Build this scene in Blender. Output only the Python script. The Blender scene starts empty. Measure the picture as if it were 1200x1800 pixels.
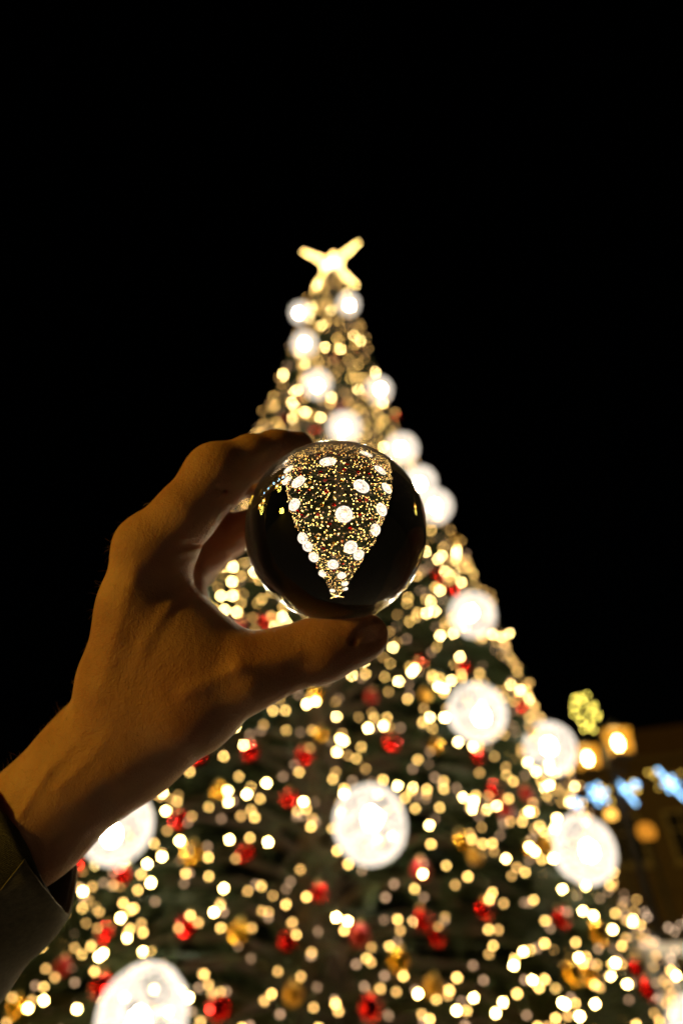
import bpy, bmesh, math, random
import numpy as np
from mathutils import Vector, Matrix

random.seed(7)
rng = np.random.default_rng(11)
SC = bpy.context.scene
COL = SC.collection
R_ = math.radians

# ------------------------------------------------------------------ camera
PITCH = R_(40)
CAM = np.array([0.0, 0.0, 1.45])
FOC = 1000.0                      # focal length in pixels of the 1200 x 1800 photograph
FW = np.array([0, math.cos(PITCH), math.sin(PITCH)])
UP = np.array([0, -math.sin(PITCH), math.cos(PITCH)])
RT = np.array([1.0, 0, 0])
cam_d = bpy.data.cameras.new('camera')
cam = bpy.data.objects.new('camera', cam_d)
COL.objects.link(cam)
cam.location = CAM
cam.rotation_euler = (R_(90) + PITCH, 0, 0)
cam_d.sensor_fit = 'VERTICAL'
cam_d.sensor_height = 36.0
cam_d.sensor_width = 24.0
cam_d.lens = 36.0 * FOC / 1800.0
cam_d.clip_start = 0.02
cam_d.clip_end = 500
cam_d.dof.use_dof = True
cam_d.dof.focus_distance = 0.208
cam_d.dof.aperture_fstop = 4.35
SC.camera = cam

# ------------------------------------------------------------------ night sky and faint town light
SUN_ELEV, SUN_AZ = R_(4), R_(-116)          # low from the left, a little behind the camera
w = bpy.data.worlds.new('World')
SC.world = w
w.use_nodes = True
wn = w.node_tree.nodes
bg = wn['Background']
sky = wn.new('ShaderNodeTexSky')
sky.sky_type = 'NISHITA'
sky.sun_disc = False
sky.sun_elevation = SUN_ELEV
sky.sun_rotation = SUN_AZ
w.node_tree.links.new(sky.outputs[0], bg.inputs[0])
bg.inputs[1].default_value = 0.00012
sun_d = bpy.data.lights.new('sun', 'SUN')
sun_d.energy = 1.6
sun_d.angle = R_(6)
sun_d.color = (1.0, 0.57, 0.05)
sun = bpy.data.objects.new('sun', sun_d)
COL.objects.link(sun)
sv = Vector((math.sin(SUN_AZ) * math.cos(SUN_ELEV), math.cos(SUN_AZ) * math.cos(SUN_ELEV), math.sin(SUN_ELEV)))
sun.rotation_euler = sv.to_track_quat('Z', 'Y').to_euler()

SC.render.engine = 'CYCLES'
SC.view_settings.view_transform = 'Standard'
SC.view_settings.look = 'None'
SC.view_settings.exposure = 0
SC.view_settings.gamma = 1
cy = SC.cycles
cy.use_denoising = True
cy.use_adaptive_sampling = False
cy.sample_clamp_indirect = 12
cy.max_bounces = 10
cy.transmission_bounces = 10
cy.volume_bounces = 0

# ------------------------------------------------------------------ helpers
def at(px, py, dep):
    """A point seen at photo pixel (px, py), dep metres along the optical axis."""
    return CAM + dep * (FW + RT * (px - 600) / FOC + UP * (900 - py) / FOC)

def rgb(c): return (c[0], c[1], c[2], 1)

def mat(name, col=(0.5, 0.5, 0.5), rough=0.5, metal=0.0, emit=None, strength=0, bump=None, noise=None, coat=0, sheen=0, sss=0):
    m = bpy.data.materials.new(name)
    m.use_nodes = True
    nt = m.node_tree
    b = nt.nodes['Principled BSDF']
    b.inputs['Base Color'].default_value = rgb(col)
    b.inputs['Roughness'].default_value = rough
    b.inputs['Metallic'].default_value = metal
    b.inputs['Coat Weight'].default_value = coat
    b.inputs['Sheen Weight'].default_value = sheen
    if emit:
        b.inputs['Emission Color'].default_value = rgb(emit)
        b.inputs['Emission Strength'].default_value = strength
    tc = nt.nodes.new('ShaderNodeTexCoord')
    if noise:
        sc_, c2 = noise
        n = nt.nodes.new('ShaderNodeTexNoise')
        n.inputs['Scale'].default_value = sc_
        n.inputs['Detail'].default_value = 5
        mx = nt.nodes.new('ShaderNodeMix')
        mx.data_type = 'RGBA'
        mx.inputs['A'].default_value = rgb(col)
        mx.inputs['B'].default_value = rgb(c2)
        nt.links.new(tc.outputs['Object'], n.inputs['Vector'])
        nt.links.new(n.outputs['Fac'], mx.inputs['Factor'])
        nt.links.new(mx.outputs['Result'], b.inputs['Base Color'])
    if bump:
        sc_, st, di = bump
        n = nt.nodes.new('ShaderNodeTexNoise')
        n.inputs['Scale'].default_value = sc_
        n.inputs['Detail'].default_value = 6
        bp = nt.nodes.new('ShaderNodeBump')
        bp.inputs['Strength'].default_value = st
        bp.inputs['Distance'].default_value = di
        nt.links.new(tc.outputs['Object'], n.inputs['Vector'])
        nt.links.new(n.outputs['Fac'], bp.inputs['Height'])
        nt.links.new(bp.outputs['Normal'], b.inputs['Normal'])
    return m

def glow(name, col, strength):
    m = bpy.data.materials.new(name)
    m.use_nodes = True
    nt = m.node_tree
    nt.nodes.remove(nt.nodes['Principled BSDF'])
    e = nt.nodes.new('ShaderNodeEmission')
    e.inputs[0].default_value = rgb(col)
    e.inputs[1].default_value = strength
    nt.links.new(e.outputs[0], nt.nodes['Material Output'].inputs[0])
    return m

def mesh_np(name, V, Fc, smooth=False, mats=(), mi=None):
    """Mesh from numpy vertices and faces (equal-sided faces, or a list)."""
    me = bpy.data.meshes.new(name)
    V = np.asarray(V, dtype=np.float32)
    if isinstance(Fc, np.ndarray):
        k = Fc.shape[1]
        nf = Fc.shape[0]
        me.vertices.add(len(V))
        me.vertices.foreach_set('co', V.ravel())
        me.loops.add(nf * k)
        me.loops.foreach_set('vertex_index', Fc.astype(np.int32).ravel())
        me.polygons.add(nf)
        me.polygons.foreach_set('loop_start', np.arange(0, nf * k, k, dtype=np.int32))
        me.polygons.foreach_set('loop_total', np.full(nf, k, dtype=np.int32))
        me.update(calc_edges=True)
    else:
        me.from_pydata([tuple(v) for v in V], [], Fc)
    for m in mats:
        me.materials.append(m)
    if mi is not None:
        me.polygons.foreach_set('material_index', np.asarray(mi, dtype=np.int32))
    if smooth:
        me.polygons.foreach_set('use_smooth', np.ones(len(me.polygons), dtype=bool))
    me.update()
    return me

class MB:
    """Collects shapes with a material index each."""
    def __init__(s): s.v, s.f, s.m = [], [], []
    def add(s, V, Fc, mi=0):
        o = len(s.v)
        s.v += [tuple(float(c) for c in p) for p in V]
        s.f += [tuple(i + o for i in q) for q in Fc]
        s.m += [mi] * len(Fc)
        return s
    def box(s, c, h, mi=0, rz=0, bev=0):
        ca, sa = math.cos(rz), math.sin(rz)
        V = []
        for x in (-1, 1):
            for y in (-1, 1):
                for z in (-1, 1):
                    a, b = x * h[0], y * h[1]
                    V.append((c[0] + a * ca - b * sa, c[1] + a * sa + b * ca, c[2] + z * h[2]))
        return s.add(V, [(0, 1, 3, 2), (4, 6, 7, 5), (0, 4, 5, 1), (2, 3, 7, 6), (0, 2, 6, 4), (1, 5, 7, 3)], mi)
    def tube(s, pts, rad, n=6, mi=0, closed=False):
        pts = [Vector(p) for p in pts]
        k = len(pts)
        if not hasattr(rad, '__len__'): rad = [rad] * k
        V = []
        prev = None
        for i in range(k):
            a = pts[(i - 1) % k] if (closed or i > 0) else pts[i]
            b = pts[(i + 1) % k] if (closed or i < k - 1) else pts[i]
            t = (b - a).normalized()
            if prev is None:
                prev = t.orthogonal().normalized()
            u = (prev - t * prev.dot(t))
            u = u.normalized() if u.length > 1e-6 else t.orthogonal().normalized()
            prev = u
            q = t.cross(u)
            for j in range(n):
                an = 2 * math.pi * j / n
                V.append(pts[i] + (u * math.cos(an) + q * math.sin(an)) * rad[i])
        Fc = []
        for i in range(k if closed else k - 1):
            for j in range(n):
                i2 = (i + 1) % k
                Fc.append((i * n + j, i * n + (j + 1) % n, i2 * n + (j + 1) % n, i2 * n + j))
        if not closed:
            Fc.append(tuple(range(n - 1, -1, -1)))
            Fc.append(tuple((k - 1) * n + j for j in range(n)))
        return s.add(V, Fc, mi)
    def lathe(s, prof, c=(0, 0, 0), n=16, mi=0):
        V = []
        for r, z in prof:
            for j in range(n):
                an = 2 * math.pi * j / n
                V.append((c[0] + r * math.cos(an), c[1] + r * math.sin(an), c[2] + z))
        Fc = []
        for i in range(len(prof) - 1):
            for j in range(n):
                Fc.append((i * n + j, i * n + (j + 1) % n, (i + 1) * n + (j + 1) % n, (i + 1) * n + j))
        Fc.append(tuple(range(n - 1, -1, -1)))
        Fc.append(tuple((len(prof) - 1) * n + j for j in range(n)))
        return s.add(V, Fc, mi)
    def mesh(s, name, mats, smooth=False):
        me = mesh_np(name, s.v, s.f, smooth, mats, s.m)
        return me

def obj(name, me, parent=None, loc=None, rot=None, scale=None, **props):
    o = bpy.data.objects.new(name, me)
    COL.objects.link(o)
    if parent is not None: o.parent = parent
    if loc is not None: o.location = [float(c) for c in loc]
    if rot is not None: o.rotation_euler = rot
    if scale is not None: o.scale = (scale,) * 3 if not hasattr(scale, '__len__') else scale
    for k, v in props.items(): o[k] = v
    return o

def thing(name, label, cat, loc=(0, 0, 0), group=None, rot=None):
    o = obj(name, None, None, loc, rot, label=label, category=cat)
    if group: o['group'] = group
    return o

# ------------------------------------------------------------------ materials
M_dark = mat('dark_metal', (0.025, 0.022, 0.02), 0.45, 0.7)
M_wire = mat('green_cable', (0.01, 0.03, 0.012), 0.5)
M_bark = mat('bark', (0.09, 0.06, 0.04), 0.9, bump=(18, 0.7, 0.03), noise=(6, (0.05, 0.035, 0.025)))
M_needle = mat('fir_needles', (0.019, 0.029, 0.008), 0.7, noise=(1.6, (0.012, 0.020, 0.006)))
M_needle.node_tree.nodes['Principled BSDF'].inputs['Specular IOR Level'].default_value = 0.2
M_red = mat('red_bauble_gloss', (0.34, 0.006, 0.005), 0.17, 1.0)
M_red2 = mat('red_bauble_satin', (0.20, 0.005, 0.005), 0.36, 0.6)
M_gold = mat('gold_bauble_gloss', (0.55, 0.30, 0.03), 0.18, 1.0)
M_gold2 = mat('gold_bauble_satin', (0.40, 0.22, 0.03), 0.36, 0.8)
M_cap = mat('bauble_cap', (0.75, 0.6, 0.3), 0.3, 1.0)
BULB = [glow('bulb_hot', (1.0, 0.66, 0.22), 110), glow('bulb_warm', (1.0, 0.58, 0.15), 20),
        glow('bulb_soft', (1.0, 0.54, 0.15), 8.5), glow('bulb_faint', (1.0, 0.58, 0.32), 3.4)]
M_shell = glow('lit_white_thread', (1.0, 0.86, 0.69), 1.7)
M_core = glow('ball_lamp', (1.0, 0.82, 0.54), 560)
M_star = glow('star_tube', (1.0, 0.74, 0.32), 0.8)
M_blue = glow('blue_led_tube', (0.30, 0.62, 1.0), 5.0)
M_gbulb = glow('gold_bulb', (1.0, 0.62, 0.10), 6)
M_ybulb = glow('yellow_bulb', (1.0, 0.80, 0.12), 14)
M_pink = glow('fence_bulb', (1.0, 0.66, 0.42), 5)

# ================================================================== SETTING
M_ground = mat('paving', (0.16, 0.15, 0.14), 0.75, bump=(30, 0.3, 0.01), noise=(3, (0.10, 0.095, 0.09)))
nt = M_ground.node_tree
brk = nt.nodes.new('ShaderNodeTexBrick')
brk.inputs['Scale'].default_value = 1.0
brk.inputs['Color1'].default_value = (0.16, 0.15, 0.14, 1)
brk.inputs['Color2'].default_value = (0.12, 0.115, 0.11, 1)
brk.inputs['Mortar'].default_value = (0.05, 0.05, 0.05, 1)
brk.inputs['Mortar Size'].default_value = 0.012
tcn = [n for n in nt.nodes if n.type == 'TEX_COORD'][0]
nt.links.new(tcn.outputs['Object'], brk.inputs['Vector'])
nt.links.new(brk.outputs['Color'], nt.nodes['Principled BSDF'].inputs['Base Color'])
g = 220
obj('ground', mesh_np('ground', [(-g, -g, 0), (g, -g, 0), (g, g, 0), (-g, g, 0)], [(0, 1, 2, 3)], False, [M_ground]), kind='structure')

# ------------------------------------------------------------------ tree
TX, TY = -0.26, 7.70
ZP = np.array([0.35, 1.9, 2.19, 3.15, 4.38, 6.64, 9.24, 10.14, 13.56, 15.77, 16.75])
RP = np.array([3.55, 3.30, 3.20, 2.97, 2.73, 2.18, 1.50, 1.29, 0.78, 0.40, 0.14])
prof = lambda z: np.interp(z, ZP, RP)

def on_tree(px, py, out=0.0):
    """The point of the crown's surface seen at a photo pixel, pushed out by `out` metres."""
    d = FW + RT * (px - 600) / FOC + UP * (900 - py) / FOC
    d = d / np.linalg.norm(d)
    ts = np.linspace(1.5, 25, 6000)
    p = CAM + ts[:, None] * d
    r = np.hypot(p[:, 0] - TX, p[:, 1] - TY)
    s = r - prof(p[:, 2]) - out
    i = np.where((s < 0) & (p[:, 2] > 0.2) & (p[:, 2] < 17))[0]
    return p[i[0]] if len(i) else p[np.argmin(s)]

def tree_pt(th, z, out=0.0):
    r = prof(z) + out
    return np.array([TX + r * math.sin(th), TY - r * math.cos(th), z])

tree = thing('christmas_tree', 'tall dark green Christmas tree covered in lights, filling the background', 'tree', (TX, TY, 0))
tb = MB()
tb.tube([(0, 0, 0), (0.02, 0, 4), (0, 0.02, 9), (0, 0, 14), (0, 0, 16.6)], [0.30, 0.25, 0.17, 0.09, 0.03], 12)
for i in range(230):
    z = 0.5 + 15.6 * (i / 230.0) ** 1.15
    th = i * 2.399963
    r = float(prof(z)) * random.uniform(0.78, 0.92)
    c, s = math.sin(th), -math.cos(th)
    a = 0.05 + 0.012 * r
    tb.tube([(0, 0, z), (c * r * .35, s * r * .35, z + 0.10 * r), (c * r * .7, s * r * .7, z + 0.08 * r), (c * r, s * r, z - 0.03 * r)],
            [a * .8, a * .55, a * .32, 0.008], 5)
obj('trunk', tb.mesh('trunk', [M_bark], True), tree)

def make_crown():
    """Fir sprays: a twig with flat needles on both sides, spread through the crown's outer volume."""
    NS = 15000
    # sample heights in proportion to surface
    zz = np.linspace(0.4, 16.7, 600)
    wgt = prof(zz) + 0.12
    cdf = np.cumsum(wgt); cdf /= cdf[-1]
    z = np.interp(rng.random(NS), cdf, zz)
    th = rng.random(NS) * 2 * np.pi
    # two thirds of the sprays on the camera's half
    sw = rng.random(NS) < 0.38
    th = np.where(sw, (rng.random(NS) - 0.5) * np.pi * 1.1, th)
    # clumps: branch ends stand out, gaps between them recede
    clump = 0.5 + 0.5 * np.sin(th * 13 + z * 2.1) * np.sin(z * 8.3 + 3 * np.sin(th * 5))
    depth = -0.30 * rng.random(NS) ** 1.3 - 0.16 * (1 - clump)
    sc = np.clip(prof(z) / 2.2, 0.35, 1.0)
    r = np.maximum(prof(z) + depth * np.clip(sc + .2, 0, 1) - 0.05, 0.03)
    L = (0.26 + 0.26 * rng.random(NS)) * sc
    er = np.stack([np.sin(th), -np.cos(th), np.zeros(NS)], 1)
    et = np.stack([np.cos(th), np.sin(th), np.zeros(NS)], 1)
    ez = np.tile([0, 0, 1.0], (NS, 1))
    dr = er * (0.75 + 0.3 * rng.random((NS, 1))) + et * rng.normal(0, 0.55, (NS, 1)) + ez * rng.normal(-0.28, 0.35, (NS, 1))
    dr /= np.linalg.norm(dr, axis=1)[:, None]
    base = np.stack([r * np.sin(th), -r * np.cos(th), z], 1) - dr * (L * 0.75)[:, None]
    side = np.cross(dr, ez + rng.normal(0, .25, (NS, 3)))
    side /= np.linalg.norm(side, axis=1)[:, None]
    nrm = np.cross(side, dr)
    NN = 30
    V = np.zeros((NS, NN * 3 + 3, 3), dtype=np.float32)
    # twig: a long thin triangle
    V[:, 0] = base - side * 0.006
    V[:, 1] = base + side * 0.006
    V[:, 2] = base + dr * L[:, None]
    for k in range(NN):
        t = 0.12 + 0.88 * (k + 0.5) / NN
        s = 1 if k % 2 else -1
        p = base + dr * (L * t)[:, None]
        nl = (0.075 + 0.03 * rng.random((NS, 1))) * (1.15 - 0.55 * t) * (0.6 + 0.4 * sc[:, None])
        nd = side * s * (0.75 + .2 * rng.random((NS, 1))) + dr * 0.6 + nrm * rng.normal(0.1, 0.35, (NS, 1))
        nd /= np.linalg.norm(nd, axis=1)[:, None]
        o = 3 + k * 3
        V[:, o] = p - dr * 0.006
        V[:, o + 1] = p + dr * 0.006
        V[:, o + 2] = p + nd * nl
    V = V.reshape(-1, 3)
    return mesh_np('crown', V, np.arange(len(V)).reshape(-1, 3), False, [M_needle])
obj('crown', make_crown(), tree, kind='stuff')

# ------------------------------------------------------------------ wire light balls
def make_shell():
    b = MB()
    rs = random.Random(5)
    for i in range(62):
        n = Vector((rs.gauss(0, 1), rs.gauss(0, 1), rs.gauss(0, 1))).normalized()
        u = n.orthogonal().normalized()
        v = n.cross(u)
        off = rs.uniform(-0.20, 0.20)
        rad = rs.uniform(0.238, 0.25)
        rr = math.sqrt(rad * rad - off * off)
        ph = rs.random() * 6.28
        am = rs.uniform(0, 0.012)
        pts = [n * (off + am * math.sin(3 * (2 * math.pi * k / 34) + ph)) + (u * math.cos(2 * math.pi * k / 34) + v * math.sin(2 * math.pi * k / 34)) * rr for k in range(34)]
        b.tube(pts, 0.0024, 3, closed=True)
    return b.mesh('thread_shell', [M_shell], True)
shell_me = make_shell()
core_b = MB().lathe([(0.004, -0.055), (0.03, -0.048), (0.05, -0.02), (0.053, 0.005), (0.042, 0.035), (0.02, 0.055), (0.012, 0.06)], n=10)
core_me = core_b.mesh('ball_lamp', [M_core], True)
hang_me = MB().tube([(0, 0, 0.055), (0.003, 0, 0.15), (0, 0, 0.245), (0, 0.01, 0.30), (0, 0.035, 0.31), (0, 0.05, 0.29)], 0.005, 6).mesh('hanger', [M_dark], True)
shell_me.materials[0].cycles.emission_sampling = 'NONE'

BALLS = [  # px, py, outward, label
    (528, 550, .05, 'small-looking white wire light ball high on the tree, left one just under the star'),
    (612, 535, .08, 'white wire light ball nearest below the star, right of the tree tip'),
    (535, 605, .05, 'white wire light ball on the left edge, second below the star'),
    (557, 675, .10, 'glaring white wire light ball mid-tip, the fourth one down from the star'),
    (665, 686, .05, 'white wire light ball on the upper right edge, level with the glaring one'),
    (605, 752, .12, 'white wire light ball directly above the glass ball, touching its top rim'),
    (706, 789, .08, 'white wire light ball on the right edge just above right of the glass ball'),
    (737, 848, .02, 'white wire light ball peeking out right of the glass ball, upper of a pair'),
    (764, 890, .04, 'white wire light ball right of the glass ball, larger lower one of a pair'),
    (830, 1080, .04, 'white wire light ball on the right edge, right of and below the glass ball'),
    (838, 1252, .14, 'large round white wire light ball right of the thumb tip, fully visible'),
    (966, 1315, .02, 'white wire light ball on the right edge beside the street lamp'),
    (650, 1448, .15, 'large white wire light ball low in the centre of the tree below the thumb'),
    (1024, 1492, .08, 'large white wire light ball low on the right under the blue lights'),
    (207, 1453, .13, 'large white wire light ball partly covered by the forearm at lower left'),
    (250, 1790, .15, 'biggest white wire light ball, cut by the bottom edge of the picture at left'),
    (1236, 1818, .05, 'white wire light ball cut off at the bottom right corner'),
    (549, 1011, .12, 'white wire light ball hidden behind the glass ball, shown largest in its upside-down picture'),
    (515, 846, .12, 'white wire light ball behind the glass ball, seen low right of centre within it'),
    (319, 1054, .12, 'white wire light ball behind the palm, seen at the right within the glass ball'),
    (438, 1192, .12, 'white wire light ball behind the thumb, seen in the upper right of the glass ball'),
    (223, 1235, .10, 'white wire light ball behind the wrist, seen at the right rim within the glass ball'),
    (470, 802, .0, 'white wire light ball behind the index finger, seen low right within the glass ball'),
    (374, 935, -.05, 'white wire light ball showing in the gap between the fingers left of the glass ball'),
]
ball_pos = []
for i, (px, py, out, lab) in enumerate(BALLS):
    p = on_tree(px, py, out)
    ball_pos.append((px, py, p))
    t = thing('light_ball', lab, 'light ball', p, 'white wire light balls hung on the tree', (random.uniform(-.2, .2), random.uniform(-.2, .2), random.uniform(0, 6.28)))
    obj('thread_shell', shell_me, t)
    obj('lamp', core_me, t, (random.uniform(-.05, .05), random.uniform(-.05, .05), random.uniform(-.06, .02)))
    obj('hanger', hang_me, t)

# ------------------------------------------------------------------ baubles
def bauble_mesh(m):
    b = MB()
    pr = [(0.1 * math.sin(a), -0.1 * math.cos(a)) for a in np.linspace(0.04, math.pi - 0.04, 13)]
    b.lathe(pr, n=22)
    return b.mesh('ball', [m], True)
bm_red, bm_red2, bm_gold, bm_gold2 = [bauble_mesh(m) for m in (M_red, M_red2, M_gold, M_gold2)]
cap_me = MB().lathe([(0.024, 0.094), (0.026, 0.098), (0.026, 0.118), (0.014, 0.122), (0.012, 0.124)], n=10).tube(
    [(0, 0.012 * math.cos(a), 0.134 + 0.012 * math.sin(a)) for a in np.linspace(0, 2 * math.pi, 9)[:-1]], 0.002, 5, closed=True).mesh('cap', [M_cap], True)

RED = [(432, 1500), (440, 1322), (688, 1307), (652, 1224), (508, 1405), (505, 1655), (328, 1630), (185, 1640), (215, 1540), (135, 1525), (742, 1618),
       (768, 1648), (632, 1645), (850, 1600), (868, 1390), (888, 1424), (740, 1530), (650, 1772), (1118, 1702), (1138, 1740), (815, 1170), (640, 1140),
       (740, 1160), (465, 1090), (400, 990), (628, 612), (700, 735), (553, 756), (770, 1010), (796, 1036), (315, 1440), (385, 1772), (180, 1735),
       (985, 1615), (912, 1238), (535, 1330), (925, 1395), (840, 1330), (590, 630), (520, 700), (600, 712), (640, 690), (500, 735),
       (560, 880), (620, 960), (680, 1010), (520, 940), (600, 1060), (650, 840), (470, 1010), (300, 1160), (360, 1230), (420, 1100), (350, 1330), (260, 1330),
       (560, 1570), (60, 1640), (110, 1700)]
GOLD = [(556, 1218), (562, 1292), (385, 1390), (338, 1502), (835, 1505), (812, 1478), (1005, 1712), (1034, 1716), (515, 1748), (748, 1222), (766, 1312),
        (936, 1288), (930, 1495), (960, 1486), (1050, 1640), (30, 1772), (800, 950), (600, 870), (660, 1060), (540, 1030), (330, 1190), (230, 1400), (700, 1690),
        (580, 800), (690, 900), (480, 840), (760, 1735), (420, 1640)]
def side_of(px, py, bx, by):
    dx, dy = px - bx, py - by
    if abs(dx) > 2.2 * abs(dy): return 'right of' if dx > 0 else 'left of'
    if abs(dy) > 2.2 * abs(dx): return 'below' if dy > 0 else 'above'
    return ('lower ' if dy > 0 else 'upper ') + ('right of' if dx > 0 else 'left of')
MARK = [(585, 460, 'the star'), (528, 550, 'the top left light ball'), (612, 535, 'the top right light ball'), (557, 675, 'the glaring light ball near the tip'),
        (665, 686, 'the upper right edge light ball'), (605, 752, 'the light ball above the glass ball'), (706, 789, 'the light ball by the glass ball rim'),
        (764, 890, 'the light ball pair beside the glass ball'), (830, 1080, 'the right edge light ball by mid-height'), (838, 1252, 'the round light ball beyond the thumb'),
        (966, 1315, 'the light ball beside the street lamp'), (650, 1448, 'the big central light ball'), (1024, 1492, 'the light ball under the blue lights'),
        (207, 1453, 'the light ball behind the forearm'), (250, 1790, 'the bottom left light ball'), (1216, 1806, 'the bottom right corner light ball'),
        (590, 932, 'the glass ball centre'), (680, 1110, 'the thumb tip'), (330, 1100, 'the palm'), (450, 790, 'the index finger'), (440, 1180, 'the thumb knuckle'),
        (190, 1320, 'the wrist'), (1070, 1305, 'the street lamp'), (100, 1600, 'the sleeve cuff')]
used = {}
items = [('red', p) for p in RED] + [('gold', p) for p in GOLD]
labs = []
for col, (px, py) in items:
    ds = sorted(MARK, key=lambda m: (m[0] - px) ** 2 + (m[1] - py) ** 2)
    in_ball = (px - 590) ** 2 + (py - 932) ** 2 < 150 ** 2
    for m in ds[:8]:
        if in_ball:
            m = (590, 932, 'its middle')
        l = '%s bauble on the tree, %s %s' % (col, side_of(px, py, m[0], m[1]), m[2])
        if in_ball:
            l = '%s bauble hidden behind the glass ball, %s %s' % (col, side_of(px, py, 590, 932), 'its middle')
            if l in used: l = l.replace('its middle', 'and closer to its rim')
        elif m[2] in ('the palm', 'the wrist', 'the thumb knuckle', 'the index finger') and math.hypot(m[0] - px, m[1] - py) < 95:
            l = '%s bauble hidden behind the hand, %s %s' % (col, side_of(px, py, m[0], m[1]), m[2])
        if l not in used:
            break
    else:
        l += ', farther one'
    used[l] = 1
    labs.append(l)
for i, ((col, (px, py)), lab) in enumerate(zip(items, labs)):
    p = on_tree(px, py, random.uniform(-.03, .05))
    t = thing('red_bauble' if col == 'red' else 'gold_bauble', lab, 'bauble', p, '%s baubles on the tree' % col, (random.uniform(-.3, .3), random.uniform(-.3, .3), 0))
    sc_ = random.uniform(0.52, 0.72)
    gl = random.random() < 0.75
    obj('ball', (bm_red if gl else bm_red2) if col == 'red' else (bm_gold if gl else bm_gold2), t, scale=sc_)
    obj('cap', cap_me, t, scale=sc_)

# ------------------------------------------------------------------ fairy light strings
def bulb_mesh(m):
    b = MB()
    b.lathe([(0.0045, -0.010), (0.0085, -0.006), (0.010, 0.0), (0.0085, 0.006), (0.004, 0.011)], n=7, mi=0)
    b.lathe([(0.0035, -0.024), (0.005, -0.022), (0.0055, -0.0103)], n=6, mi=1)
    return b.mesh('bulb', [m, M_wire], True)
bulb_me = [bulb_mesh(m) for m in BULB]
ORD = ['first', 'second', 'third', 'fourth', 'fifth', 'sixth', 'seventh', 'eighth', 'ninth', 'tenth', 'eleventh', 'twelfth', 'thirteenth',
       'fourteenth', 'fifteenth', 'sixteenth', 'seventeenth', 'eighteenth', 'nineteenth']
ORD += [a + b for a in ('twent', 'thirt') for b in ('ieth', 'y-first', 'y-second', 'y-third', 'y-fourth', 'y-fifth', 'y-sixth', 'y-seventh', 'y-eighth', 'y-ninth')]
random.seed(23)
zs = [16.5]
while zs[-1] > 0.55:
    zs.append(zs[-1] - (0.185 if zs[-1] < 6 else 0.185 + 0.016 * (zs[-1] - 6)))
TURNS = 2
nstr = (len(zs) - 1) // TURNS
n_bulb = 0
for si in range(nstr):
    z0, z1 = zs[si * TURNS], zs[(si + 1) * TURNS]
    zm = (z0 + z1) / 2
    nm = ORD[si]
    t = thing('light_string', '%s warm fairy light string down from the star, wound round the tree' % nm, 'fairy lights', (TX, TY, z0), 'fairy light strings wound round the tree')
    a0 = random.random() * 6.28
    f1, f2, p1, p2 = random.uniform(3, 5), random.uniform(7, 11), random.random() * 6, random.random() * 6
    def path(u):           # u: turns from 0 to TURNS
        th = math.pi + u * 2 * math.pi
        z = z0 + (z1 - z0) * u / TURNS
        z += 0.10 * math.sin(f1 * th + p1) + 0.07 * math.sin(f2 * th * 0.37 + p2)
        z = max(z, 0.4)
        out = -0.01 + 0.05 * math.sin(9.3 * th + p2)
        return th, z, out
    cab = []
    for k in range(TURNS * 90 + 1):
        th, z, out = path(k / 90.0)
        cab.append(tree_pt(th, z, out - 0.02) - np.array([TX, TY, z0]))
    obj('cable', MB().tube(cab, 0.0035, 4).mesh('cable', [M_wire], True), t)
    u = 0.0
    sp = 0.056 + 0.0152 * zm
    bsize = 1.02 + 0.060 * max(0, zm - 3)
    while u < TURNS:
        th, z, out = path(u)
        u += sp * random.uniform(0.45, 1.55) / (2 * math.pi * max(0.25, prof(z)))
        d = (th + math.pi) % (2 * math.pi) - math.pi
        if abs(d) > R_(112): continue
        if abs(d) > R_(35) and random.random() > max(0.20, math.cos(d) + .02): continue     # sparser on the tree's sides
        p = tree_pt(th + random.gauss(0, .02), z + random.gauss(0, 0.13 if z < 7 else 0.07), out + random.uniform(-.09, 0.06)) - np.array([TX, TY, z0])
        q = random.random()
        hot, wrm, sft = (0.17, 0.46, 0.74) if z < 6.5 else (0.10, 0.42, 0.74)
        if abs(d) > R_(52): hot, wrm = hot * .35, wrm * .6
        k = 0 if q < hot else 1 if q < wrm else 2 if q < sft else 3
        obj('bulb', bulb_me[k], t, p, (random.uniform(-1.4, 1.4), random.uniform(-1.4, 1.4), 0), bsize * random.uniform(.9, 1.1))
        n_bulb += 1
print('bulbs', n_bulb, 'strings', nstr)

random.seed(31)
# ------------------------------------------------------------------ star topper
sp_ = at(583, 464, 15.0)
sp_ = np.array([TX, TY, 16.82])
st = thing('star_topper', 'glowing four-armed golden star topper at the tip of the tree', 'star topper', sp_)
sb = bulb_mesh(glow('star_bulb', (1.0, 0.66, 0.20), 36))
rr_, uu_ = Vector(RT), Vector(UP)
for ax, ay, ln in ((0.83, 0.72, 1), (-0.92, 0.44, 1), (-0.55, -0.72, 1), (0.76, -0.62, 1), (0.06, 0.62, .62), (-.60, -.06, .52), (.58, .06, .52), (.1, -.7, .5)):
    tip = (rr_ * ax + uu_ * ay) * 0.86 * ln
    sd = tip.cross(Vector(FW)).normalized()
    arm = MB().tube([tip * 0.05, tip * 0.5, tip * 0.99], [0.085 * ln, 0.05 * ln, 0.012], 6).mesh('arm', [M_star], True)
    obj('arm', arm, st)
    nb = int(9 * ln)
    for k in range(nb):
        s_ = 0.16 + 0.84 * k / (nb - 1.0)
        wd = 0.085 * (1 - s_) * ln + 0.008
        for sg in (-1, 1):
            obj('bulb', sb, st, tip * s_ + sd * wd * sg - Vector(FW) * (0.02 + .05 * (1 - s_)), None, 2.2)
hub = MB().lathe([(0.02, -0.17), (0.11, -0.13), (0.17, 0), (0.11, 0.13), (0.02, 0.17)], n=12).mesh('hub', [glow('star_hub', (1.0, 0.80, 0.42), 5.0)], True)
obj('hub', hub, st)
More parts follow.
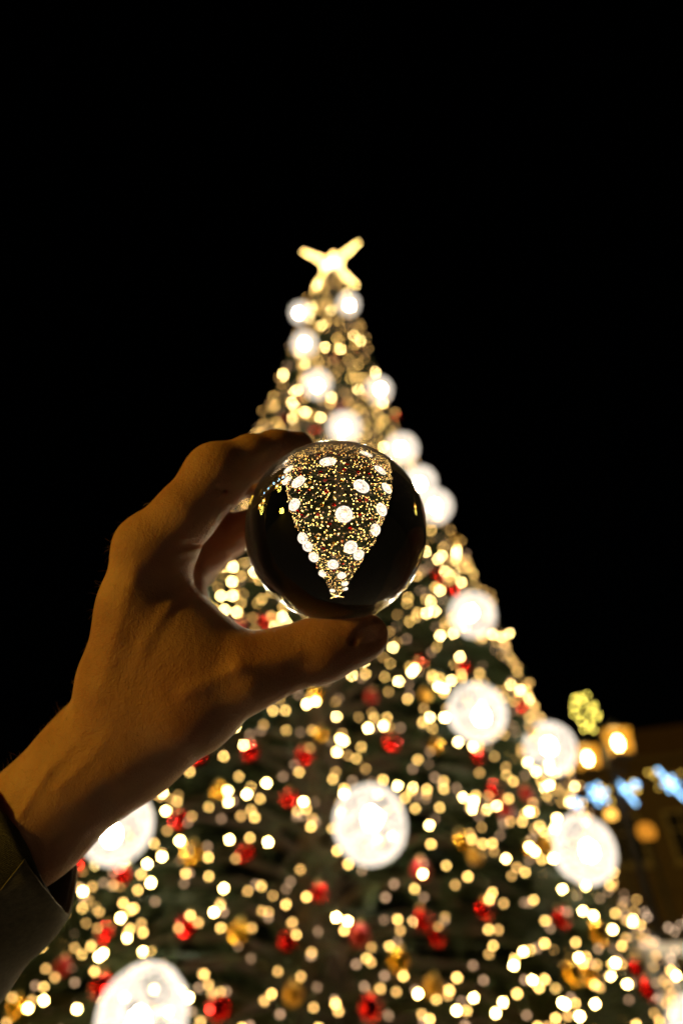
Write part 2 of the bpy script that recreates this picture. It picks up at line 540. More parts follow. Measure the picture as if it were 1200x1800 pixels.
obj('stem', MB().tube([(0, 0, -0.5), (0, 0, -0.16)], 0.03, 8).mesh('stem', [M_dark], True), st)

# ================================================================== STREET
M_amber = bpy.data.materials.new('amber_lantern_glass')
M_amber.use_nodes = True
nt = M_amber.node_tree
nt.nodes.remove(nt.nodes['Principled BSDF'])
tr = nt.nodes.new('ShaderNodeBsdfTransparent'); tr.inputs[0].default_value = (1, .88, .65, 1)
em = nt.nodes.new('ShaderNodeEmission'); em.inputs[0].default_value = (1, .42, .03, 1); em.inputs[1].default_value = 1.3
ms = nt.nodes.new('ShaderNodeMixShader'); ms.inputs[0].default_value = 0.55
nt.links.new(tr.outputs[0], ms.inputs[1]); nt.links.new(em.outputs[0], ms.inputs[2])
nt.links.new(ms.outputs[0], nt.nodes['Material Output'].inputs[0])
M_lcore = glow('lantern_flame', (1.0, 0.78, 0.42), 380)
M_post = mat('lamp_post_iron', (0.03, 0.03, 0.032), 0.45, 0.6, bump=(40, 0.2, 0.004))

lan_frame = MB()
for x in (-1, 1):
    for y in (-1, 1):
        lan_frame.tube([(x * .15, y * .15, -.2), (x * .2, y * .2, .2)], 0.013, 4)
lan_frame.box((0, 0, -.215), (.165, .165, .014)).box((0, 0, .214), (.222, .222, .014))
lan_frame.lathe([(0.26, .229), (0.20, .27), (0.09, .33), (0.05, .36), (0.03, .40), (0.01, .44)], n=12)
lan_frame_me = lan_frame.mesh('lantern_frame', [M_post])
pane_me = MB().add([(-.145, -.155, -.2), (.145, -.155, -.2), (.19, -.204, .2), (-.19, -.204, .2), (-.145, -.151, -.2), (.145, -.151, -.2), (.19, -.200, .2), (-.19, -.200, .2)],
                   [(0, 1, 2, 3), (7, 6, 5, 4), (0, 4, 5, 1), (1, 5, 6, 2), (2, 6, 7, 3), (3, 7, 4, 0)]).mesh('pane', [M_amber])
lcore_me = MB().lathe([(0.02, -.10), (0.05, -.07), (0.065, 0), (0.05, .06), (0.02, .10)], n=10).mesh('flame', [M_lcore], True)
ybulb_me = bulb_mesh(M_ybulb)
gbulb_me = bulb_mesh(M_gbulb)

def street_lamp(base, top, label, heads, crown=None):
    t = thing('street_lamp', label, 'street lamp', (base[0], base[1], 0), 'street lamps round the square')
    p = MB()
    p.lathe([(0.20, 0), (0.20, 0.12), (0.15, 0.18), (0.12, 0.6), (0.14, 0.66), (0.075, 0.75), (0.06, top - 0.5), (0.075, top - 0.45), (0.05, top - .3), (0.05, top)], n=12)
    obj('post', p.mesh('post', [M_post], True), t)
    for hx, hy, hz, s in heads:
        obj('bracket', MB().tube([(0, 0, hz - .75), (hx * .35, hy * .35, hz - .5), (hx * .8, hy * .8, hz - .5), (hx, hy, hz - .24 * s)], 0.022, 6).mesh('bracket', [M_post], True), t)
        l = obj('lantern', lan_frame_me, t, (hx, hy, hz), None, s)
        for k in range(4):
            obj('pane', pane_me, l, None, (0, 0, k * math.pi / 2))
        obj('lamp', lcore_me, l)
    if crown:
        cx, cz, rr, hh, nb = crown
        wr = MB()
        for k in range(5):
            a = k * math.pi / 5
            wr.tube([(cx + rr * math.sin(b) * math.cos(a), rr * math.sin(b) * math.sin(a), cz - hh * math.cos(b)) for b in np.linspace(0, 2 * math.pi, 25)[:-1]], 0.006, 4, closed=True)
        w_ = obj('wire_ornament', wr.mesh('wire_ornament', [M_post], True), t)
        for k in range(nb):
            b = math.acos(1 - 2 * (k + .5 + random.uniform(-.3, .3)) / nb)
            a = k * 2.399963 + random.uniform(-.5, .5)
            obj('bulb', ybulb_me, w_, (cx + rr * math.sin(b) * math.cos(a), rr * math.sin(b) * math.sin(a), cz - hh * math.cos(b)), None, 2.0)
    return t

L1 = at(1062, 1312, 10.2)
street_lamp(L1, L1[2] + .35, 'lit street lamp with amber lanterns and a yellow light ornament right of the tree', [(0.20, -.12, L1[2] + .02, 1.0), (-.24, .30, L1[2] - .12, .9)], (-.17, L1[2] + .62, .21, .34, 20))
L2 = at(1310, 1185, 7.8)
street_lamp(L2, L2[2] + .35, 'lit street lamp just outside the right edge, seen only within the glass ball', [(0.25, -.1, L2[2], 1.0), (-.25, .25, L2[2] - .1, .9)], (-.1, L2[2] + .62, .26, .38, 34))
L3 = np.array([-7.6, 7.6, 4.6])
street_lamp(L3, L3[2] + .35, 'lit street lamp left of the picture, seen only inside the glass ball at its right', [(0.25, -.1, L3[2], 1.0), (-.25, .25, L3[2] - .1, .9)], (0, L3[2] + .62, .26, .38, 34))

# blue light garland strung between the lamps
gt = thing('blue_garland', 'garland of blue LED stars and small gold bulbs strung beside the street lamp', 'light garland', (0, 0, 0))
gpts = [(980, 1432, 9.6), (1050, 1398, 9.8), (1100, 1385, 10), (1178, 1372, 10), (1260, 1345, 10), (1340, 1320, 10), (1420, 1290, 10)]
G3 = [Vector(at(*q)) for q in gpts]
def interp_path(P3, s):
    k = min(int(s), len(P3) - 2)
    return P3[k].lerp(P3[k + 1], s - k)
obj('cable', MB().tube([interp_path(G3, s) for s in np.linspace(0, len(G3) - 1, 40)], 0.008, 5).mesh('cable', [M_dark], True), gt)
def blue_star(rad, n, rot, long=1.0):
    b = MB()
    for k in range(n):
        a = rot + k * math.pi / n
        l = rad * (long if k == 0 else 1)
        b.tube([(-l * math.cos(a), 0, -l * math.sin(a)), (l * math.cos(a), 0, l * math.sin(a))], 0.02, 6)
    return b.mesh('blue_star', [M_blue], True)
for (px, py, dep, rad, n, rot, lg) in [(1050, 1396, 9.7, .17, 3, .3, 1), (1097, 1388, 9.9, .10, 2, R_(-62), 2.7), (1178, 1378, 9.9, .14, 3, R_(-58), 2.1), (1012, 1412, 9.6, .10, 2, .5, 1), (1116, 1379, 10, .05, 2, 0, 1),
                                       (1262, 1350, 10, .16, 3, .2, 1), (1345, 1325, 10, .12, 2, R_(-60), 2.2)]:
    obj('blue_star', blue_star(rad, n, rot, lg), gt, at(px, py, dep - .05))
rs = random.Random(3)
for k in range(46):
    s = 1.0 + 5.0 * k / 46
    p = interp_path(G3, s) + Vector((rs.gauss(0, .05), rs.gauss(0, .05), rs.gauss(0, .10)))
    obj('bulb', gbulb_me, gt, p, None, rs.uniform(1.3, 2.2))

# building behind
M_wall = mat('brown_render', (0.045, 0.028, 0.018), 0.85, bump=(12, 0.4, 0.02), noise=(1.2, (0.03, 0.02, 0.013)))
M_frame = mat('window_frame', (0.12, 0.1, 0.08), 0.6)
M_glass = mat('dark_glass', (0.012, 0.012, 0.014), 0.08)
M_lit = glow('lit_window', (1.0, 0.55, 0.08), 0.10)
M_roof = mat('roof_tiles', (0.05, 0.025, 0.018), 0.8, bump=(9, 0.5, 0.04))
bt = thing('building', 'dim brown building with dark windows behind the blue garland', 'building', (16.5, 22.0, 0), None, (0, 0, R_(-24)))
W, H = 15.0, 8.6
wb = MB().box((0, 3, H / 2), (W / 2, 3, H / 2)).box((0, -.08, 4.2), (W / 2 + .05, .085, .10)).box((0, -.14, H - .15), (W / 2 + .2, .15, .15))
obj('wall', wb.mesh('wall', [M_wall]), bt)
rf = MB().add([(-W / 2 - .3, -.4, H + .003), (W / 2 + .3, -.4, H + .003), (W / 2 + .3, 6.4, H + .003), (-W / 2 - .3, 6.4, H + .003), (-W / 2 + 2, 3, H + 2), (W / 2 - 2, 3, H + 2)],
              [(0, 1, 5, 4), (1, 2, 5), (2, 3, 4, 5), (3, 0, 4), (3, 2, 1, 0)])
obj('roof', rf.mesh('roof', [M_roof]), bt)
fr_me = MB().box((-.56, -.03, 0), (.06, .05, .85)).box((.56, -.03, 0), (.06, .05, .85)).box((0, -.03, .80), (.498, .05, .05)).box((0, -.03, -.80), (.498, .05, .05)).box((0, -.02, 0), (.03, .035, .748)).box((0, -.02, .2), (.497, .03, .03)).box((0, -.09, -.90), (.70, .10, .045)).mesh('window', [M_frame])
pn = {}
for k, m in (('d', M_glass), ('l', M_lit)):
    pn[k] = MB().box((0, -.008, 0), (.50, .006, .75)).mesh('pane', [m])
for r in range(2):
    for c in range(7):
        o = obj('window', fr_me, bt, (-6.2 + c * 2.05, 0, 2.2 + r * 3.6))
        obj('pane', pn['l' if (r, c) in ((0, 1), (1, 4)) else 'd'], o)

# wall lanterns on the building side of the square
def lantern_post(px, py, dep, label, s, m):
    p = at(px, py, dep)
    t = thing('globe_lantern', label, 'lantern', (p[0], p[1], 0), 'small lanterns behind the tree')
    z = p[2]
    obj('post', MB().lathe([(.10, 0), (.10, .1), (.05, .2), (.04, z - .30 * s), (.09 * s, z - .22 * s), (.11 * s, z - .17 * s)], n=10).mesh('post', [M_post], True), t)
    obj('globe', MB().lathe([(.10 * s, -.17 * s), (.17 * s, -.11 * s), (.20 * s, 0), (.17 * s, .11 * s), (.10 * s, .17 * s)], n=14).mesh('globe', [m], True), t, (0, 0, z))
    obj('cap', MB().lathe([(.12 * s, .171 * s), (.13 * s, .19 * s), (.05 * s, .25 * s), (.01, .30 * s)], n=12).mesh('cap', [M_post], True), t, (0, 0, z))
lantern_post(1135, 1462, 13, 'dim orange lantern alone below the blue lights at right', 1.0, glow('orange_lamp', (1, .36, .03), .75))
lantern_post(1073, 1432, 13, 'small bright amber lantern just under the first blue star', .62, glow('amber_lamp', (1, .48, .08), 3.2))

# fence beside the tree with bulbs along its top
M_fence = mat('white_fence_paint', (0.55, 0.52, 0.48), 0.5)
ft = thing('fence', 'pale railing with a string of bulbs at the lower right edge', 'fence')
fa, fb = Vector(at(1105, 1668, 5.6)), Vector(at(1420, 1660, 5.6))
fdir = (fb - fa)
topz = fa.z
def rail(z, hh):
    a, b = fa.copy(), fb.copy(); a.z = z; b.z = z
    c = (a + b) / 2
    return MB().box(c, (fdir.to_2d().length / 2 + .05, .025, hh), 0, math.atan2(fdir.y, fdir.x)).mesh('rail', [M_fence])
obj('rail', rail(topz, .05), ft)
obj('rail', rail(topz - .62, .03), ft)
obj('rail', rail(0.25, .03), ft)
for k in range(10):
    p = fa.lerp(fb, k / 9.0)
    obj('baluster', MB().box((p.x, p.y + .06, topz / 2 - .01), (.022, .022, topz / 2 - .05)).mesh('baluster', [M_fence]), ft)
fs = thing('fence_light_string', 'string of pinkish bulbs draped along the top of the pale railing', 'fairy lights')
fp_ = [fa.lerp(fb, s) + Vector((0, -.03, .11 + .05 * math.sin(s * 21))) for s in np.linspace(-.02, 1.0, 40)]
obj('cable', MB().tube(fp_, 0.004, 4).mesh('cable', [M_wire], True), fs)
fbulb = bulb_mesh(M_pink)
for k in range(44):
    p = fp_[int(k / 44 * 39)] + Vector((rs.gauss(0, .03), rs.gauss(0, .03), rs.gauss(0.02, .075)))
    obj('bulb', fbulb, fs, p, None, rs.uniform(1.0, 1.5))

# ================================================================== CRYSTAL BALL
BDEP, BRAD = 0.25, 0.0395
bc = at(590, 932, BDEP)
M_crys = bpy.data.materials.new('clear_crystal')
M_crys.use_nodes = True
b_ = M_crys.node_tree.nodes['Principled BSDF']
b_.inputs['Base Color'].default_value = (1, 1, 1, 1)
b_.inputs['Roughness'].default_value = 0.0
b_.inputs['IOR'].default_value = 1.44
b_.inputs['Transmission Weight'].default_value = 1.0
bmx = bmesh.new()
bmesh.ops.create_icosphere(bmx, subdivisions=7, radius=BRAD)
me = bpy.data.meshes.new('glass_ball')
bmx.to_mesh(me); bmx.free()
me.materials.append(M_crys)
me.polygons.foreach_set('use_smooth', np.ones(len(me.polygons), dtype=bool))
obj('glass_ball', me, None, bc, label='clear glass ball held between thumb and fingers, showing the tree upside down', category='glass ball')

# ================================================================== PERSON (left hand and forearm)
def cp(px, py, dmm):
    """Camera-frame point in millimetres: x right, y up, z away from the camera."""
    return np.array([(px - 600) / FOC * dmm, (900 - py) / FOC * dmm, dmm], dtype=np.float32)
def to_world(V):
    V = np.asarray(V) / 1000.0
    return CAM + V[:, :1] * RT + V[:, 1:2] * UP + V[:, 2:3] * FW

def build_hand():
    res = 0.9
    lo = np.array([-195, -215, 198], dtype=np.float32)
    hi = np.array([26, 44, 345], dtype=np.float32)
    n = np.ceil((hi - lo) / res).astype(int)
    X = (lo[0] + res * np.arange(n[0], dtype=np.float32))[:, None, None]
    Y = (lo[1] + res * np.arange(n[1], dtype=np.float32))[None, :, None]
    Z = (lo[2] + res * np.arange(n[2], dtype=np.float32))[None, None, :]
    D = np.full(tuple(n), 60.0, dtype=np.float32)

    def window(pts, pad):
        pts = np.array(pts)
        a = np.maximum(((pts.min(0) - pad - lo) / res).astype(int), 0)
        b = np.minimum(((pts.max(0) + pad - lo) / res).astype(int) + 2, n)
        return tuple(slice(int(a[i]), int(b[i])) for i in range(3))

    def cone(a, b, ra, rb, sq=None):
        """Signed distance to a capsule with two radii inside a window; sq flattens along z."""
        w_ = window([a, b], max(ra, rb) + 26)
        x, y, z = X[w_[0]], Y[:, w_[1]], Z[:, :, w_[2]]
        ba = b - a
        l2 = float(ba @ ba)
        h = ((x - a[0]) * ba[0] + (y - a[1]) * ba[1] + (z - a[2]) * ba[2]) / l2
        np.clip(h, 0, 1, out=h)
        d = np.sqrt((x - a[0] - h * ba[0]) ** 2 + (y - a[1] - h * ba[1]) ** 2 + (z - a[2] - h * ba[2]) ** 2) - (ra + (rb - ra) * h)
        return w_, d

    def smin(d1, d2, k):
        h = np.maximum(k - np.abs(d1 - d2), 0) / k
        return np.minimum(d1, d2) - h * h * k * 0.25

    def chain(pts, k, target=None):
        """pts: list of (px, py, depth, radius mm). Joined to the volume with blend k."""
        for (p, q) in zip(pts[:-1], pts[1:]):
            w_, d = cone(cp(*p[:3]), cp(*q[:3]), p[3], q[3])
            D[w_] = smin(D[w_], d, k)

    # forearm (two bones side by side in depth), wrist
    chain([(-175, 1652, 247, 25), (-40, 1534, 249, 24.5), (70, 1436, 250, 23.5), (190, 1322, 250, 22.3), (232, 1258, 250, 19.5)], 10)
    chain([(-175, 1655, 272, 24.5), (-40, 1537, 272, 24), (70, 1438, 274, 22.8), (190, 1320, 274, 20.5), (232, 1248, 274, 18.5)], 10)
    # metacarpals: index, middle, ring, little
    chain([(205, 1290, 250, 18.5), (222, 1200, 244, 18), (254, 1060, 240, 16.4), (274, 968, 240, 15.4)], 8)
    chain([(205, 1280, 262, 19), (240, 1150, 260, 16), (280, 985, 260, 14)], 7)
    chain([(215, 1280, 274, 18), (254, 1150, 277, 15.5), (286, 1012, 280, 13.5)], 8)
    chain([(225, 1290, 284, 17), (264, 1160, 292, 14.5), (297, 1045, 298, 13)], 8)
    # palm flesh behind the thumb
    chain([(280, 1240, 268, 18), (300, 1100, 272, 14), (318, 1030, 280, 11)], 14)
    # thumb metacarpal with its pad and the web to the index
    chain([(232, 1278, 246, 18.5), (345, 1228, 236, 16.3), (440, 1182, 232, 13.8)], 14)
    chain([(150, 1352, 250, 20), (250, 1300, 246, 16.5), (330, 1258, 240, 13)], 16)
    chain([(265, 1190, 240, 17), (352, 1168, 236, 14.5)], 18)
    chain([(270, 1100, 240, 15), (318, 1120, 238, 12), (365, 1152, 237, 11)], 16)
    # thumb phalanges
    chain([(440, 1182, 232, 13.8), (500, 1159, 235, 12.0), (560, 1140, 238, 11.6), (585, 1132, 239, 11.2)], 7)
    chain([(585, 1132, 239, 11.0), (622, 1122, 240, 10.2), (646, 1117, 241, 8.6)], 6)
    # index finger
    chain([(272, 968, 240, 15.6), (330, 900, 239, 12.0), (372, 850, 242, 11.2), (388, 834, 243, 11.0)], 7)
    chain([(388, 834, 243, 10.9), (440, 806, 252, 9.6), (484, 792, 261, 9.0)], 5)
    chain([(484, 792, 261, 9.0), (522, 787, 268, 7.8)], 4)
    # middle finger
    chain([(272, 982, 260, 14.5), (340, 905, 270, 11.5), (398, 848, 278, 10.6)], 5)
    chain([(398, 848, 278, 10.4), (440, 840, 281, 9.0), (470, 840, 273, 7.8)], 4)
    # ring finger
    chain([(282, 1010, 280, 14), (330, 987, 290, 12), (372, 962, 294, 10.8)], 5)
    chain([(372, 962, 294, 10.6), (410, 937, 287, 9.2), (442, 920, 277, 7.8)], 4)
    # little finger, folded behind the ring finger
    chain([(298, 1042, 298, 12.5), (334, 1010, 310, 10), (350, 1000, 316, 9)], 5)
    chain([(350, 1000, 316, 8.8), (385, 972, 322, 7.6), (412, 958, 318, 6.8)], 4)
    # knuckle bumps on the dorsal side
    def bump(px, py, d_, r, k):
        c = cp(px, py, d_)
        w_, d = cone(c, c + np.array([.1, 0, 0], dtype=np.float32), r, r)
        D[w_] = smin(D[w_], d, k)
    bump(264, 962, 244, 12.6, 6)
    bump(376, 826, 244, 9.5, 9)
    bump(565, 1150, 236, 8.5, 9)
    bump(152, 1278, 262, 10.0, 10)

    # creases: shallow grooves along polylines lying on the skin
    def groove(pts, dep, wid):
        P3 = [cp(*q) for q in pts]
        for a, b in zip(P3[:-1], P3[1:]):
            w_ = window([a, b], wid * 3 + 2)
            x, y, z = X[w_[0]], Y[:, w_[1]], Z[:, :, w_[2]]
            ba = b - a
            h = ((x - a[0]) * ba[0] + (y - a[1]) * ba[1] + (z - a[2]) * ba[2]) / float(ba @ ba)
            h = np.clip(h, 0, 1)
            # distance in the picture plane mostly, looser in depth
            d2 = (x - a[0] - h * ba[0]) ** 2 + (y - a[1] - h * ba[1]) ** 2 + 0.12 * (z - a[2] - h * ba[2]) ** 2
            D[w_] = D[w_] + dep * np.exp(-d2 / (wid * wid))
    groove([(312, 963, 226), (330, 960, 229), (352, 955, 240)], 2.2, 1.4)
    groove([(322, 985, 230), (345, 975, 236)], 0.8, 1.3)
    groove([(384, 858, 233), (396, 862, 236), (406, 856, 244)], 1.8, 1.5)
    groove([(352, 832, 236), (362, 812, 237)], .6, 1.2)
    groove([(362, 838, 234), (374, 818, 236)], .5, 1.2)
    groove([(470, 806, 254), (486, 812, 256)], 1.2, 1.5)
    groove([(430, 838, 246), (440, 842, 248)], 0.7, 1.3)
    # thumb joint wrinkles and nail fold
    for k, (x0, y0) in enumerate(((548, 1162), (558, 1165), (569, 1160))):
        groove([(x0, y0 - 10, 229), (x0 + 2, y0 + 8, 230), (x0 + 4, y0 + 20, 233)], 0.9, 1.0)
    groove([(622, 1136, 232), (618, 1126, 231), (628, 1114, 230), (645, 1103, 231), (664, 1095, 234)], 1.7, 1.2)
    # flatten the nail
    def dent(px, py, d_, r, dep):
        c = cp(px, py, d_)
        w_ = window([c], r * 2.5)
        x, y, z = X[w_[0]], Y[:, w_[1]], Z[:, :, w_[2]]
        D[w_] = D[w_] + dep * np.exp(-((x - c[0]) ** 2 + (y - c[1]) ** 2 + (z - c[2]) ** 2) / (r * r))
    dent(652, 1118, 231, 6.0, 1.5)
    # thenar hollow, wrist tendon hollows
    dent(290, 1040, 225, 12, 1.5)
    groove([(60, 1480, 226), (200, 1390, 228), (330, 1310, 226)], 0.7, 6.0)

    groove([(190, 1210, 229), (215, 1110, 226), (240, 1000, 225)], -0.9, 3.2)
    groove([(232, 1240, 231), (262, 1130, 224), (300, 1060, 224)], -0.7, 2.6)
    groove([(110, 1380, 225), (190, 1300, 227), (232, 1240, 231)], -0.8, 2.4)
    groove([(330, 1215, 218), (420, 1170, 218), (520, 1150, 224)], -0.9, 3.0)
    groove([(30, 1440, 224), (90, 1350, 228), (150, 1290, 231)], -0.8, 2.2)
    # keep the skin out of the glass ball
    c = cp(590, 932, 250)
    w_ = window([c], 46)
    x, y, z = X[w_[0]], Y[:, w_[1]], Z[:, :, w_[2]]
    D[w_] = np.maximum(D[w_], (BRAD * 1000 + 0.12) - np.sqrt((x - c[0]) ** 2 + (y - c[1]) ** 2 + (z - c[2]) ** 2))

    # ---- surface nets
    S = D < 0
    nx, ny, nz = D.shape
    cs = np.zeros((nx - 1, ny - 1, nz - 1), dtype=np.int8)
    for i in (0, 1):
        for j in (0, 1):
            for k in (0, 1):
                cs += S[i:nx - 1 + i, j:ny - 1 + j, k:nz - 1 + k]
    act = (cs > 0) & (cs < 8)
    ci = np.argwhere(act)
    idx = -np.ones(act.shape, dtype=np.int64)
    idx[act] = np.arange(len(ci))
    acc = np.zeros((len(ci), 3)); cnt = np.zeros(len(ci))
    corners = [(i, j, k) for i in (0, 1) for j in (0, 1) for k in (0, 1)]
    for a in corners:
        for ax in range(3):
            if a[ax]: continue
            b = list(a); b[ax] = 1
            da = D[ci[:, 0] + a[0], ci[:, 1] + a[1], ci[:, 2] + a[2]]
            db = D[ci[:, 0] + b[0], ci[:, 1] + b[1], ci[:, 2] + b[2]]
            m = (da < 0) != (db < 0)
            t = np.where(m, da / np.where(m, da - db, 1), 0)
            p = np.tile(np.array(a, dtype=float), (len(ci), 1))
            p[:, ax] += t
            acc[m] += p[m]; cnt[m] += 1
    V = (ci + acc / cnt[:, None]) * res + lo
    F_ = []
    for ax in range(3):
        o1, o2 = [(1, 2), (2, 0), (0, 1)][ax]
        sl0 = [slice(1, -1)] * 3; sl1 = [slice(1, -1)] * 3
        sl0[ax] = slice(0, -1); sl1[ax] = slice(1, None)
        s0, s1 = S[tuple(sl0)], S[tuple(sl1)]
        e = np.argwhere(s0 != s1)
        flip = s0[s0 != s1]
        off = np.array([1, 1, 1]); off[ax] = 0
        e = e + off
        d1 = np.zeros(3, int); d1[o1] = 1
        d2 = np.zeros(3, int); d2[o2] = 1
        q = [e - d1 - d2, e - d2, e, e - d1]
        q = np.stack([idx[c[:, 0], c[:, 1], c[:, 2]] for c in q], 1)
        q[~flip] = q[~flip][:, ::-1]
        F_.append(q)
    F_ = np.concatenate(F_)
    F_ = F_[(F_ >= 0).all(1)]
    # light smoothing
    for it in range(1):
        nb = np.zeros_like(V); ct = np.zeros(len(V))
        for i in range(4):
            a, b = F_[:, i], F_[:, (i + 1) % 4]
            np.add.at(nb, a, V[b]); np.add.at(ct, a, 1)
            np.add.at(nb, b, V[a]); np.add.at(ct, b, 1)
        V = V * 0.5 + 0.5 * nb / np.maximum(ct, 1)[:, None]
    return V, F_

hv, hf = build_hand()
hpx = 600 + FOC * hv[:, 0] / hv[:, 2]; hpy = 900 - FOC * hv[:, 1] / hv[:, 2]
na = ((hpx - 653) * .95 - (hpy - 1114) * .31) / 31.0
nb_ = ((hpx - 653) * .31 + (hpy - 1114) * .95) / 14.5
nail_w = np.clip((1.0 - (np.abs(na) ** 2.6 + np.abs(nb_) ** 2.6)) * 3.0, 0, 1) * (hv[:, 2] < 239)
M_skin = bpy.data.materials.new('skin')
M_skin.use_nodes = True
nt = M_skin.node_tree
b_ = nt.nodes['Principled BSDF']
b_.inputs['Roughness'].default_value = 0.52
b_.inputs['Subsurface Weight'].default_value = 0.55
b_.inputs['Subsurface Radius'].default_value = (1.0, 0.36, 0.16)
b_.inputs['Subsurface Scale'].default_value = 0.006
b_.inputs['Specular IOR Level'].default_value = 0.35
tc = nt.nodes.new('ShaderNodeTexCoord')
n1 = nt.nodes.new('ShaderNodeTexNoise'); n1.inputs['Scale'].default_value = 30; n1.inputs['Detail'].default_value = 6
cr = nt.nodes.new('ShaderNodeValToRGB')
cr.color_ramp.elements[0].position = .3; cr.color_ramp.elements[0].color = (0.37, 0.155, 0.085, 1)
cr.color_ramp.elements[1].position = .72; cr.color_ramp.elements[1].color = (0.60, 0.33, 0.20, 1)
nt.links.new(tc.outputs['Object'], n1.inputs['Vector']); nt.links.new(n1.outputs['Fac'], cr.inputs['Fac'])
at_ = nt.nodes.new('ShaderNodeAttribute'); at_.attribute_name = 'nail'
nm_ = nt.nodes.new('ShaderNodeMix'); nm_.data_type = 'RGBA'
nm_.inputs['B'].default_value = (0.66, 0.36, 0.27, 1)
nt.links.new(at_.outputs['Fac'], nm_.inputs['Factor']); nt.links.new(cr.outputs['Color'], nm_.inputs['A'])
nt.links.new(nm_.outputs['Result'], b_.inputs['Base Color'])
rm_ = nt.nodes.new('ShaderNodeMapRange')
rm_.inputs['To Min'].default_value = 0.52; rm_.inputs['To Max'].default_value = 0.22
nt.links.new(at_.outputs['Fac'], rm_.inputs['Value']); nt.links.new(rm_.outputs['Result'], b_.inputs['Roughness'])
vo = nt.nodes.new('ShaderNodeTexVoronoi'); vo.inputs['Scale'].default_value = 950; vo.feature = 'DISTANCE_TO_EDGE'
mp = nt.nodes.new('ShaderNodeMapping'); mp.inputs['Scale'].default_value = (1.0, 0.55, 1.0); mp.inputs['Rotation'].default_value = (.3, .2, .7)
nt.links.new(tc.outputs['Object'], mp.inputs['Vector']); nt.links.new(mp.outputs['Vector'], vo.inputs['Vector'])
n2 = nt.nodes.new('ShaderNodeTexNoise'); n2.inputs['Scale'].default_value = 420; n2.inputs['Detail'].default_value = 8; n2.inputs['Roughness'].default_value = .65
nt.links.new(tc.outputs['Object'], n2.inputs['Vector'])
bp1 = nt.nodes.new('ShaderNodeBump'); bp1.inputs['Strength'].default_value = 0.8; bp1.inputs['Distance'].default_value = 0.0004
bp2 = nt.nodes.new('ShaderNodeBump'); bp2.inputs['Strength'].default_value = 0.6; bp2.inputs['Distance'].default_value = 0.0014
nt.links.new(vo.outputs['Distance'], bp1.inputs['Height']); nt.links.new(n2.outputs['Fac'], bp2.inputs['Height'])
nt.links.new(bp2.outputs['Normal'], bp1.inputs['Normal']); nt.links.new(bp1.outputs['Normal'], b_.inputs['Normal'])
hw = to_world(hv)
org = to_world(np.array([[-170, -150, 255.0]]))[0]
person = obj('person', mesh_np('person', hw - org, hf, True, [M_skin]), None, org,
             label='bare left hand and wrist in a dark sleeve, holding up the glass ball', category='person')

att = person.data.attributes.new('nail', 'FLOAT', 'POINT')
att.data.foreach_set('value', nail_w.astype(np.float32))

# fine hairs on the back of the wrist and hand
def make_hair():
    nrm = np.zeros_like(hv)
    fn = np.cross(hv[hf[:, 1]] - hv[hf[:, 0]], hv[hf[:, 2]] - hv[hf[:, 0]])
    for i in range(4): np.add.at(nrm, hf[:, i], fn)
    nrm /= np.linalg.norm(nrm, axis=1)[:, None] + 1e-9
    px = 600 + FOC * hv[:, 0] / hv[:, 2]; py = 900 - FOC * hv[:, 1] / hv[:, 2]
    ok = np.where((px < 330) & (py > 880) & (py < 1480) & (nrm[:, 0] < -0.05) & (nrm[:, 2] < 0.75) & (px > -40))[0]
    pick = rng.choice(ok, 620, replace=False)
    V, Fc = [], []
    for v in pick:
        p, nn = hv[v], nrm[v]
        fwd = np.array([-0.25, -0.75, 0.1]) + rng.normal(0, .35, 3)
        up_ = np.array([0.1, 0.6, 0]) 
        L = rng.uniform(1.6, 4.2) * (2.1 if rng.random() < .06 else 1)
        d = nn * 0.55 + (up_ * .6 if hv[v][1] < -70 else fwd * .4) + rng.normal(0, .28, 3)
        d /= np.linalg.norm(d)
        bend = rng.normal(0, .5, 3) - nn * .3
        pts = [p - nn * .2 + d * L * s + bend * L * 0.35 * s * s for s in (0, .33, .66, 1)]
        wd = [0.045, 0.04, 0.03, 0.01]
        a = np.cross(d, nn + 1e-3); a /= np.linalg.norm(a) + 1e-9
        b = np.cross(d, a)
        o = len(V)
        for q, r in zip(pts, wd):
            for ang in (0, 2.094, 4.188):
                V.append(q + (a * math.cos(ang) + b * math.sin(ang)) * r)
        for i in range(3):
            for j in range(3):
                Fc.append((o + i * 3 + j, o + i * 3 + (j + 1) % 3, o + i * 3 + 3 + (j + 1) % 3, o + i * 3 + 3 + j))
    return mesh_np('arm_hair', to_world(np.array(V)) - org, np.array(Fc), True, [mat('fair_hair', (0.32, 0.19, 0.08), 0.45)])
obj('arm_hair', make_hair(), person, kind='stuff')

# sleeve: dark knitted tube with an overlapping cuff flap
M_cloth = mat('dark_wool', (0.022, 0.019, 0.014), 0.95, sheen=0.3, noise=(420, (0.010, 0.009, 0.007)))
nt = M_cloth.node_tree
b_ = nt.nodes['Principled BSDF']
tcn = [n for n in nt.nodes if n.type == 'TEX_COORD'][0]
mp = nt.nodes.new('ShaderNodeMapping'); mp.inputs['Rotation'].default_value = (0.4, 0.3, 0.6); mp.inputs['Scale'].default_value = (1, 3.2, 1)
wv = nt.nodes.new('ShaderNodeTexNoise'); wv.inputs['Scale'].default_value = 900; wv.inputs['Detail'].default_value = 6
wv2 = nt.nodes.new('ShaderNodeTexWave'); wv2.inputs['Scale'].default_value = 420; wv2.inputs['Distortion'].default_value = 3; wv2.inputs['Detail'].default_value = 3
bpA = nt.nodes.new('ShaderNodeBump'); bpA.inputs['Strength'].default_value = .8; bpA.inputs['Distance'].default_value = .0006
bpB = nt.nodes.new('ShaderNodeBump'); bpB.inputs['Strength'].default_value = .5; bpB.inputs['Distance'].default_value = .0005
